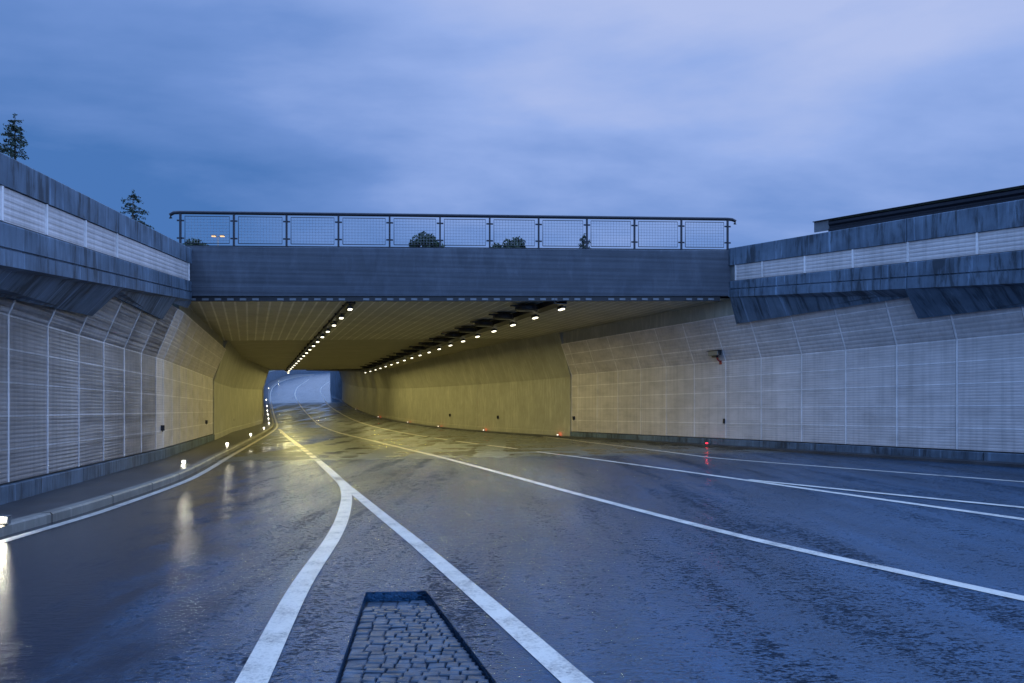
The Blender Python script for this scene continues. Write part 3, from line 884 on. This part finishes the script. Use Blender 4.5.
for q, Y0, label, w, dp in ((QL, 22.5, 'dark cable tray carrying the left row of tunnel lamps', .26, .08), (QR - .30, 22.8, 'broad dark cable tray carrying the right row of tunnel lamps', .46, .16)):
    r = thing('cable_tray', label, 'cable tray', row_pt(q, Y0) + Vector((0, 0, zc(q))))
    mb = MB(); mb2 = MB()
    nrm = Vector((1, .385, 0)).normalized()
    ysx = [Y0 + 2.0 * k for k in range(42)]
    def lp(Y):
        c = row_pt(q, Y); z = ceil_z(c.x, Y) - .09
        return [c + nrm * (a * w) + Vector((0, 0, z + b)) for a, b in ((-.5, .02), (-.5, -dp), (.5, -dp), (.5, .02), (.46, .02), (.46, .02 - dp), (-.46, .02 - dp), (-.46, .02))]
    for a, b in zip(ysx, ysx[1:]): mb.prism(lp(a), lp(b))
    mb.build('tray', M['black'], r)
    for Y in ysx[:-1]:
        c = row_pt(q, Y + 1); z = ceil_z(c.x, Y + 1)
        m3 = MB(); m3.box((c.x, c.y, z - .06), (w + .1, .05, .16), 0, Matrix.Rotation(math.atan2(.385, 1), 3, 'Z')); m3.build('hanger', M['steel'], r)
# unlit projectors beside the right row
def make_projector():
    r = thing('projector_lamp', '', 'lamp')
    mb = MB(); n = 14
    prof_ = [(0.40, .10), (.48, .05), (.50, -.05), (.44, -.10)]
    A = []
    for k in range(n):
        t = 2 * math.pi * k / n; A.append((math.cos(t), math.sin(t) * .8))
    vs = [(x * rr, y_ * rr, z) for rr, z in prof_ for x, y_ in A]; fs = []
    for j in range(3):
        for k in range(n): fs.append((j * n + k, j * n + (k + 1) % n, (j + 1) * n + (k + 1) % n, (j + 1) * n + k))
    fs.append(list(range(n)))
    mb.add(vs, fs); mb.build('housing', M['black'], r, local=True)
    mb = MB(); mb.add([(x * .42, y_ * .42, -.096) for x, y_ in A], [list(range(n))]); mb.build('lens', M['grey'], r, local=True)
    mb = MB(); mb.box((0, -.42, .06), (.2, .3, .06)); mb.build('arm', M['black'], r, local=True)
    return r
pj = make_projector()
for k in range(16):
    Y = 23.9 + 2.15 * k; w = row_pt(QR - 1.0, Y)
    r = pj if k == 0 else copy_tree(pj)
    r.location = (w.x, w.y, ceil_z(w.x, Y) - .22); r.rotation_euler = (0, R(4), ROWA + math.pi)
    tag(r, 'unlit dark oval projector %s from the bridge edge on the broad cable tray' % (ORD[k] if k else 'first'), 'lamp', 'unlit projectors beside the right lamp row')

# kerb lamps on the left
def make_kerb_lamp():
    r = thing('kerb_lamp', '', 'lamp')
    mb = MB(); mb.box((0, 0, .05), (.12, .1, .1)); mb.box((0, -.02, .105), (.14, .14, .015)); mb.build('housing', M['grey'], r, local=True, bevel=.006)
    mb = MB(); mb.box((0, -.056, .055), (.085, .014, .06)); mb.build('lens', M['kerblamp'], r, local=True, bevel=.003)
    light('kerb_light', 'POINT', (0, -.10, .075), 4, (1, .93, .72), r, shadow_soft_size=.032)
    return r
kl = make_kerb_lamp(); n = 0
names_k = ['kerb lamp in the near foreground at the walkway corner', 'bright kerb lamp with long wet reflection near the ribbed wall end']
for k in range(13):
    Y = [9.0, 18.9, 29.0, 40, 50, 59, 68, 77, 86, 97, 112, 150, 195][k]
    x = xof(kin, Y)
    if x is None: continue
    x -= .46
    if k == 0: x = -6.69
    r = kl if n == 0 else copy_tree(kl)
    r.location = (x, Y, ground(x, Y) + .15); r.rotation_euler = (0, 0, R(14))
    lab = 'small lit kerb lamp on the left walkway, %s from the camera' % (ORD[n] if n else 'the closest one')
    tag(r, lab if n else 'small lit kerb lamp in the near corner of the left walkway', 'lamp', 'kerb lamps along the left walkway'); n += 1
# kerb markers on the right
def make_marker(red):
    r = thing('kerb_marker', '', 'marker light')
    mb = MB(); mb.box((0, 0, .035), (.14, .09, .07)); mb.build('housing', M['grey'], r, local=True, bevel=.01)
    mb = MB(); mb.box((0, -.05, .045), (.08, .014, .035)); mb.build('lens', M['redlamp'] if red else M['marker'], r, local=True)
    if not red:
        mb = MB(); mb.box((0, .05, .04), (.1, .014, .05)); mb.build('red_lens', M['redlamp'], r, local=True)
        light('marker_light', 'POINT', (0, .085, .06), .8, (1, .05, .03), r, shadow_soft_size=.02)
    else:
        light('marker_light', 'POINT', (0, -.085, .05), .3, (1, .05, .05), r, shadow_soft_size=.022)
    return r
def place_marker(r, px, py, label):
    Y = 10.0
    while (xat(RW, Y) - .28) / Y > (px - CX) / F: Y += .05
    x = xat(RW, Y) - .28
    r.location = (x, Y, ground(x, Y) + .085); r.rotation_euler = (0, 0, R(-20)); tag(r, label, 'marker light', 'kerb markers along the right wall')
rm = make_marker(True); place_marker(rm, 707, 450, 'glowing red kerb marker on the low kerb below the wall camera')
mk = make_marker(False)
for k, (px, py) in enumerate([(558, 438), (484, 431), (438.6, 427), (408, 422), (378.5, 417), (356, 409)]):
    r = mk if k == 0 else copy_tree(mk)
    place_marker(r, px, py, '%s pale kerb marker along the right tunnel wall, counted from the bridge' % (ORD[k] if k else 'first'))

# ------------------------------------------------------------------ surveillance camera and small boxes on the walls
c0, cz_ = RO.hit(722, 357, .0)
sv = thing('surveillance_camera', 'grey surveillance camera on a red bracket high on the right ribbed wall', 'camera', RO.pt(c0, .05, cz_))
def rb(mb, dx, dp, dz, sx, sp, sz):
    A = [RO.pt(c0 + dx - sx / 2, .05 + dp + a * sp / 2, cz_ + dz + b * sz / 2) for a, b in ((-1, -1), (1, -1), (1, 1), (-1, 1))]
    B = [RO.pt(c0 + dx + sx / 2, .05 + dp + a * sp / 2, cz_ + dz + b * sz / 2) for a, b in ((-1, -1), (1, -1), (1, 1), (-1, 1))]
    mb.prism(A, B)
mb = MB(); rb(mb, 0, 0, -.12, .12, .06, .3); mb.tube([RO.pt(c0, .05, cz_ - .2), RO.pt(c0, .2, cz_ - .1), RO.pt(c0, .26, cz_ + .02)], .03, 8); mb.build('bracket', M['red'], sv)
mb = MB(); rb(mb, .02, .28, .12, .5, .17, .17); mb.build('housing', M['grey'], sv, bevel=.012)
mb = MB(); rb(mb, .03, .28, .22, .6, .21, .02); mb.build('sun_shield', M['steel'], sv)
mb = MB(); rb(mb, -.245, .28, .12, .03, .13, .13); mb.build('lens', M['glass'], sv)
mb = MB(); rb(mb, .0, .28, .005, .22, .12, .06); mb.build('pan_head', M['black'], sv)
def wall_box(base, d, p, z, label, h=.17):
    r = thing('junction_box', label, 'junction box', base.pt(d, p, z), 0, 'small black boxes on the walls')
    f = lambda dd: [base.pt(dd, p - .03, z - h / 2), base.pt(dd, p + .07, z - h / 2), base.pt(dd, p + .07, z + h / 2), base.pt(dd, p - .03, z + h / 2)]
    mb = MB(); mb.prism(f(d - .045), f(d + .045)); mb.build('housing', M['black'], r, bevel=.008)
    mb = MB(); mb.tube([base.pt(d, p + .02, z - h / 2), base.pt(d, p + .02, z - h / 2 - .035)], .016, 6); mb.build('cable_gland', M['black'], r)
def boxat(base, x, y, p, label):
    d, z = base.hit(x, y, p); wall_box(base, d, p, z, label)
boxat(LO, 162, 428, .03, 'black box on the left ribbed wall just before the bridge edge')
boxat(LB, 206, 422, .03, 'black box where the left ribbed cladding meets smooth concrete')
boxat(RO, 725, 421, .03, 'black box on the right ribbed wall below the surveillance camera')
boxat(RB, 574, 418, .03, 'black box at the far end of the right ribbed cladding')
RT1, RT2 = Base(RW[2], RW[3], 'R'), Base(RW[4], RW[5], 'R')
boxat(RT1, 498, 417, .08, 'black box on the smooth right tunnel wall, nearest the ribbed cladding')
boxat(Base(RW[3], RW[4], 'R'), 450, 415, .10, 'black box on the smooth right tunnel wall, second from the ribbed cladding')
LT1 = Base(LW[2], LW[3], 'L')
boxat(LT1, 233, 420, .08, 'black box on the smooth left tunnel wall behind the ribbed cladding')

# ------------------------------------------------------------------ trees and street lamp above the cutting
def leaf_card(mb, p, s, rnd):
    a = Vector((rnd.uniform(-1, 1), rnd.uniform(-1, 1), rnd.uniform(-1, 1))).normalized()
    b = a.orthogonal().normalized()
    if rnd.random() < .5: b = a.cross(b)
    mb.quad(p + a * s, p + b * s * .5, p - a * s, p - b * s * .5)
def conifer(x, ytop, Y, zbase, wtop, seed, label, lean=0, sparse=1.0):
    rnd = random.Random(seed)
    top = V(x, ytop, Y); H = top.z - zbase
    root = thing('conifer_tree', label, 'tree', (top.x, Y, zbase), 0, 'trees above the cutting')
    b0 = Vector((top.x, Y, zbase))
    mt = MB(); mt.tube([b0 + Vector((0, 0, H * t)) for t in (0, .3, .6, .85, .99)], [.2, .15, .09, .04, .012], 8); mt.build('trunk', M['bark'], root, smooth=True)
    mc = MB(); ml = MB()
    h = .35
    while h < H * .8:
        nb = rnd.randint(4, 6)
        L0 = min(2.6, .25 + h * wtop)
        for k in range(nb):
            a = rnd.uniform(0, 6.283); L = L0 * rnd.uniform(.55, 1.15)
            if rnd.random() > sparse: continue
            st_ = top - Vector((0, 0, h)); dr = Vector((math.cos(a), math.sin(a), rnd.uniform(.0, .35)))
            pts = [st_ + dr * L * t + Vector((0, 0, -.25 * L * t * t)) for t in (0, .35, .7, 1)]
            mc.tube(pts, [.03, .02, .014, .006], 4, 1)
            for j in range(int(13 * L) + 5):
                t = rnd.uniform(.12, 1); c = st_ + dr * L * t + Vector((0, 0, -.25 * L * t * t))
                for _ in range(2):
                    leaf_card(mc, c + Vector((rnd.gauss(0, .06), rnd.gauss(0, .06), rnd.gauss(-.05, .06))), rnd.uniform(.05, .11), rnd)
        h += rnd.uniform(.2, .34)
    for j in range(14): leaf_card(mc, top - Vector((rnd.gauss(0, .04), rnd.gauss(0, .04), rnd.uniform(0, .4))), .08, rnd)
    mc.build('crown', [M['needle'], M['bark']], root, recalc=False)
def broadleaf(x, ytop, Y, zbase, rad, seed, label, hz=.75):
    rnd = random.Random(seed); top = V(x, ytop, Y)
    root = thing('broadleaf_tree', label, 'tree', (top.x, Y, zbase), 0, 'trees above the cutting')
    b0 = Vector((top.x, Y, zbase)); c = top - Vector((0, 0, rad * hz))
    mt = MB(); mt.tube([b0, b0.lerp(c, .5) + Vector((.1, 0, 0)), c], [.24, .17, .08], 8)
    for k in range(7):
        a = rnd.uniform(0, 6.28); mt.tube([b0.lerp(c, .6), c + Vector((math.cos(a), math.sin(a), .2)) * rad * .6], [.08, .03], 5)
    mt.build('trunk', M['bark'], root, smooth=True)
    mc = MB()
    cl_ = []
    for k in range(46):
        u = Vector((rnd.gauss(0, 1), rnd.gauss(0, 1), rnd.gauss(0, 1))).normalized() * rad * rnd.uniform(.5, .95)
        u.z *= hz; cl_.append(c + u)
    for p in cl_:
        s = rnd.uniform(.22, .38) * rad
        for j in range(70):
            u = Vector((rnd.gauss(0, 1), rnd.gauss(0, 1), rnd.gauss(0, 1))).normalized() * s * rnd.uniform(.5, 1)
            leaf_card(mc, p + u, rnd.uniform(.09, .17), rnd)
    mc.build('crown', M['leaf'], root, recalc=False)
conifer(15, 114, 36, 6.1, .27, 3, 'dark conifer rising behind the left wall at the picture edge', 0, .62)
conifer(0, 143, 40, 6.1, .5, 13, 'conifer tip half cut by the picture edge, lower than its neighbour', 0, .7)
conifer(133, 190, 44, 6.1, .5, 17, 'thin sparse tree top above the left wall near the bridge', 0, .6)
broadleaf(427, 236, 55, 6.3, 1.35, 21, 'small rounded tree behind the middle of the bridge railing')
broadleaf(508, 238.5, 55, 6.3, 1.65, 22, 'broader rounded tree behind the railing, right of the railing middle')
conifer(584, 233, 60, 6.4, .35, 9, 'slim dark conifer tip behind the right part of the railing')
broadleaf(194, 239, 62, 6.5, 1.5, 31, 'low dark bushy tree behind the left end of the railing')
p = V(218, 236.5, 55)
sl = thing('street_lamp', 'lit orange double armed street lamp behind the left railing panel', 'street lamp', (p.x, p.y, 6.2))
mb = MB(); mb.tube([(p.x, p.y, 6.2), (p.x, p.y, 10), (p.x, p.y, p.z)], [.1, .08, .05], 8); mb.build('pole', M['kerb'], sl, smooth=True)
mb = MB(); mb.tube([(p.x - .4, p.y, p.z + .02), (p.x + .4, p.y, p.z + .02)], .03, 6); mb.build('arm', M['galv'], sl)
for s in (-1, 1):
    mb = MB(); mb.box((p.x + s * .34, p.y, p.z + .09), (.36, .2, .08)); hd = mb.build('lamp_head', M['grey'], sl, bevel=.02)
    mb = MB(); mb.box((p.x + s * .34, p.y, p.z + .01), (.3, .22, .05)); mb.build('lens', M['street'], hd, bevel=.01, local=False)
    hd.children[0].location = (0, 0, 0)



# ------------------------------------------------------------------ sky: dusk with drifting cloud
w = bpy.data.worlds.new('World'); sc.world = w; w.use_nodes = True
nt = w.node_tree; bg = nt.nodes['Background']
SKX, SKY_ = -9.2, -6.1
SUN_EL, SUN_ROT = R(3.0), R(60)
sky = N(nt, 'ShaderNodeTexSky'); sky.sky_type = 'NISHITA'; sky.sun_disc = False
sky.sun_elevation = SUN_EL; sky.sun_rotation = SUN_ROT; sky.air_density = 1.6; sky.dust_density = .6; sky.ozone_density = 6
tc = N(nt, 'ShaderNodeTexCoord')
sep = N(nt, 'ShaderNodeSeparateXYZ'); nt.links.new(tc.outputs['Generated'], sep.inputs[0])
def mth(op, a, b=None, c=None):
    n = N(nt, 'ShaderNodeMath', operation=op)
    for i, v in enumerate((a, b, c)):
        if v is None: continue
        if isinstance(v, (int, float)): n.inputs[i].default_value = v
        else: nt.links.new(v, n.inputs[i])
    return n.outputs[0]
zc_ = mth('ADD', mth('MAXIMUM', sep.outputs['Z'], 0.0), .22)
cx_ = mth('MULTIPLY', mth('DIVIDE', sep.outputs['X'], zc_), .6); cy_ = mth('DIVIDE', sep.outputs['Y'], zc_)
cmb = N(nt, 'ShaderNodeCombineXYZ'); nt.links.new(cx_, cmb.inputs[0]); nt.links.new(cy_, cmb.inputs[1])
n1 = N(nt, 'ShaderNodeTexNoise'); n1.inputs['Scale'].default_value = 1.15; n1.inputs['Detail'].default_value = 6; n1.inputs['Roughness'].default_value = .5; n1.inputs['Distortion'].default_value = .5
offv = N(nt, 'ShaderNodeVectorMath', operation='ADD'); offv.inputs[1].default_value = (SKX, SKY_, 0)
nt.links.new(cmb.outputs[0], offv.inputs[0])
nt.links.new(offv.outputs[0], n1.inputs['Vector'])
n2 = N(nt, 'ShaderNodeTexNoise'); n2.inputs['Scale'].default_value = 3.2; n2.inputs['Detail'].default_value = 6; n2.inputs['Roughness'].default_value = .55
nt.links.new(offv.outputs[0], n2.inputs['Vector'])
up = mth('MULTIPLY_ADD', sep.outputs['Z'], .95, -.43)
side = mth('MULTIPLY', sep.outputs['X'], .30)
m_ = mth('ADD', mth('ADD', n1.outputs['Fac'], mth('MULTIPLY', n2.outputs['Fac'], .38)), mth('ADD', up, side))
tint = N(nt, 'ShaderNodeMix', data_type='RGBA', blend_type='MULTIPLY'); tint.inputs['Factor'].default_value = 1
nt.links.new(sky.outputs['Color'], tint.inputs['A']); tint.inputs['B'].default_value = (.12, .12, .12, 1)
rc = N(nt, 'ShaderNodeValToRGB'); els = rc.color_ramp.elements
els.new(.5); els.new(.5)
for e_, (p_, c_) in zip(els, [(.28, (.075, .20, .52)), (.54, (.18, .32, .71)), (.74, (.33, .47, .88)), (.90, (.48, .58, .92))]):
    e_.position = p_; e_.color = (*c_, 1)
nt.links.new(m_, rc.inputs['Fac'])
cl10 = N(nt, 'ShaderNodeVectorMath', operation='SCALE'); cl10.inputs['Scale'].default_value = 9.0
nt.links.new(rc.outputs['Color'], cl10.inputs[0])
zen_fill = mth('MULTIPLY', mth('MINIMUM', mth('MAXIMUM', mth('MULTIPLY_ADD', sep.outputs['Z'], 4.5, -2.40), 0.0), 1.0), .95)
west_fill = mth('MULTIPLY', mth('MAXIMUM', mth('MULTIPLY', sep.outputs['Y'], -1.0), 0.0), .6)
zw = N(nt, 'ShaderNodeVectorMath', operation='SCALE'); zw.inputs[0].default_value = (2.9, 7.0, 16.5)
east_fill = mth('MULTIPLY', mth('MINIMUM', mth('MAXIMUM', mth('MULTIPLY_ADD', sep.outputs['X'], 3.0, -1.85), 0.0), 1.0), 1.0)
nt.links.new(mth('ADD', mth('ADD', zen_fill, west_fill), east_fill), zw.inputs['Scale'])
# clear sky behind, the cloud deck over it, blue boosts overhead, behind and right added out of frame to light the walls
a1 = N(nt, 'ShaderNodeVectorMath', operation='ADD'); nt.links.new(cl10.outputs[0], a1.inputs[0]); nt.links.new(zw.outputs[0], a1.inputs[1])
a2 = N(nt, 'ShaderNodeVectorMath', operation='ADD'); nt.links.new(a1.outputs[0], a2.inputs[0]); nt.links.new(tint.outputs['Result'], a2.inputs[1])
glow = mth('MULTIPLY', mth('MAXIMUM', mth('MULTIPLY_ADD', mth('ABSOLUTE', sep.outputs['Z']), -4.6, 1.0), 0.0), 1.0)  # horizon glow added low behind the bridge to brighten the far road
gv = N(nt, 'ShaderNodeVectorMath', operation='SCALE'); gv.inputs[0].default_value = (5.4, 6.0, 7.2); nt.links.new(glow, gv.inputs['Scale'])
a3 = N(nt, 'ShaderNodeVectorMath', operation='ADD'); nt.links.new(a2.outputs[0], a3.inputs[0]); nt.links.new(gv.outputs[0], a3.inputs[1])
nt.links.new(a3.outputs[0], bg.inputs['Color'])
bg.inputs['Strength'].default_value = .1
sun = light('sun', 'SUN', (0, 0, 60), .25, (.85, .88, 1), None, angle=R(25))
sd = Vector((math.sin(SUN_ROT) * math.cos(SUN_EL), math.cos(SUN_ROT) * math.cos(SUN_EL), math.sin(SUN_EL)))
sun.rotation_euler = (-sd).to_track_quat('-Z', 'Y').to_euler()

# ------------------------------------------------------------------ render settings
vs = sc.view_settings
sc.display_settings.display_device = 'sRGB'
vs.view_transform = 'Standard'; vs.look = 'None'; vs.exposure = 0; vs.gamma = 1
sc.render.engine = 'CYCLES'
sc.cycles.use_denoising = True
sc.cycles.max_bounces = 7; sc.cycles.diffuse_bounces = 4; sc.cycles.glossy_bounces = 3
sc.cycles.sample_clamp_indirect = 3
sc.cycles.caustics_reflective = False; sc.cycles.caustics_refractive = False
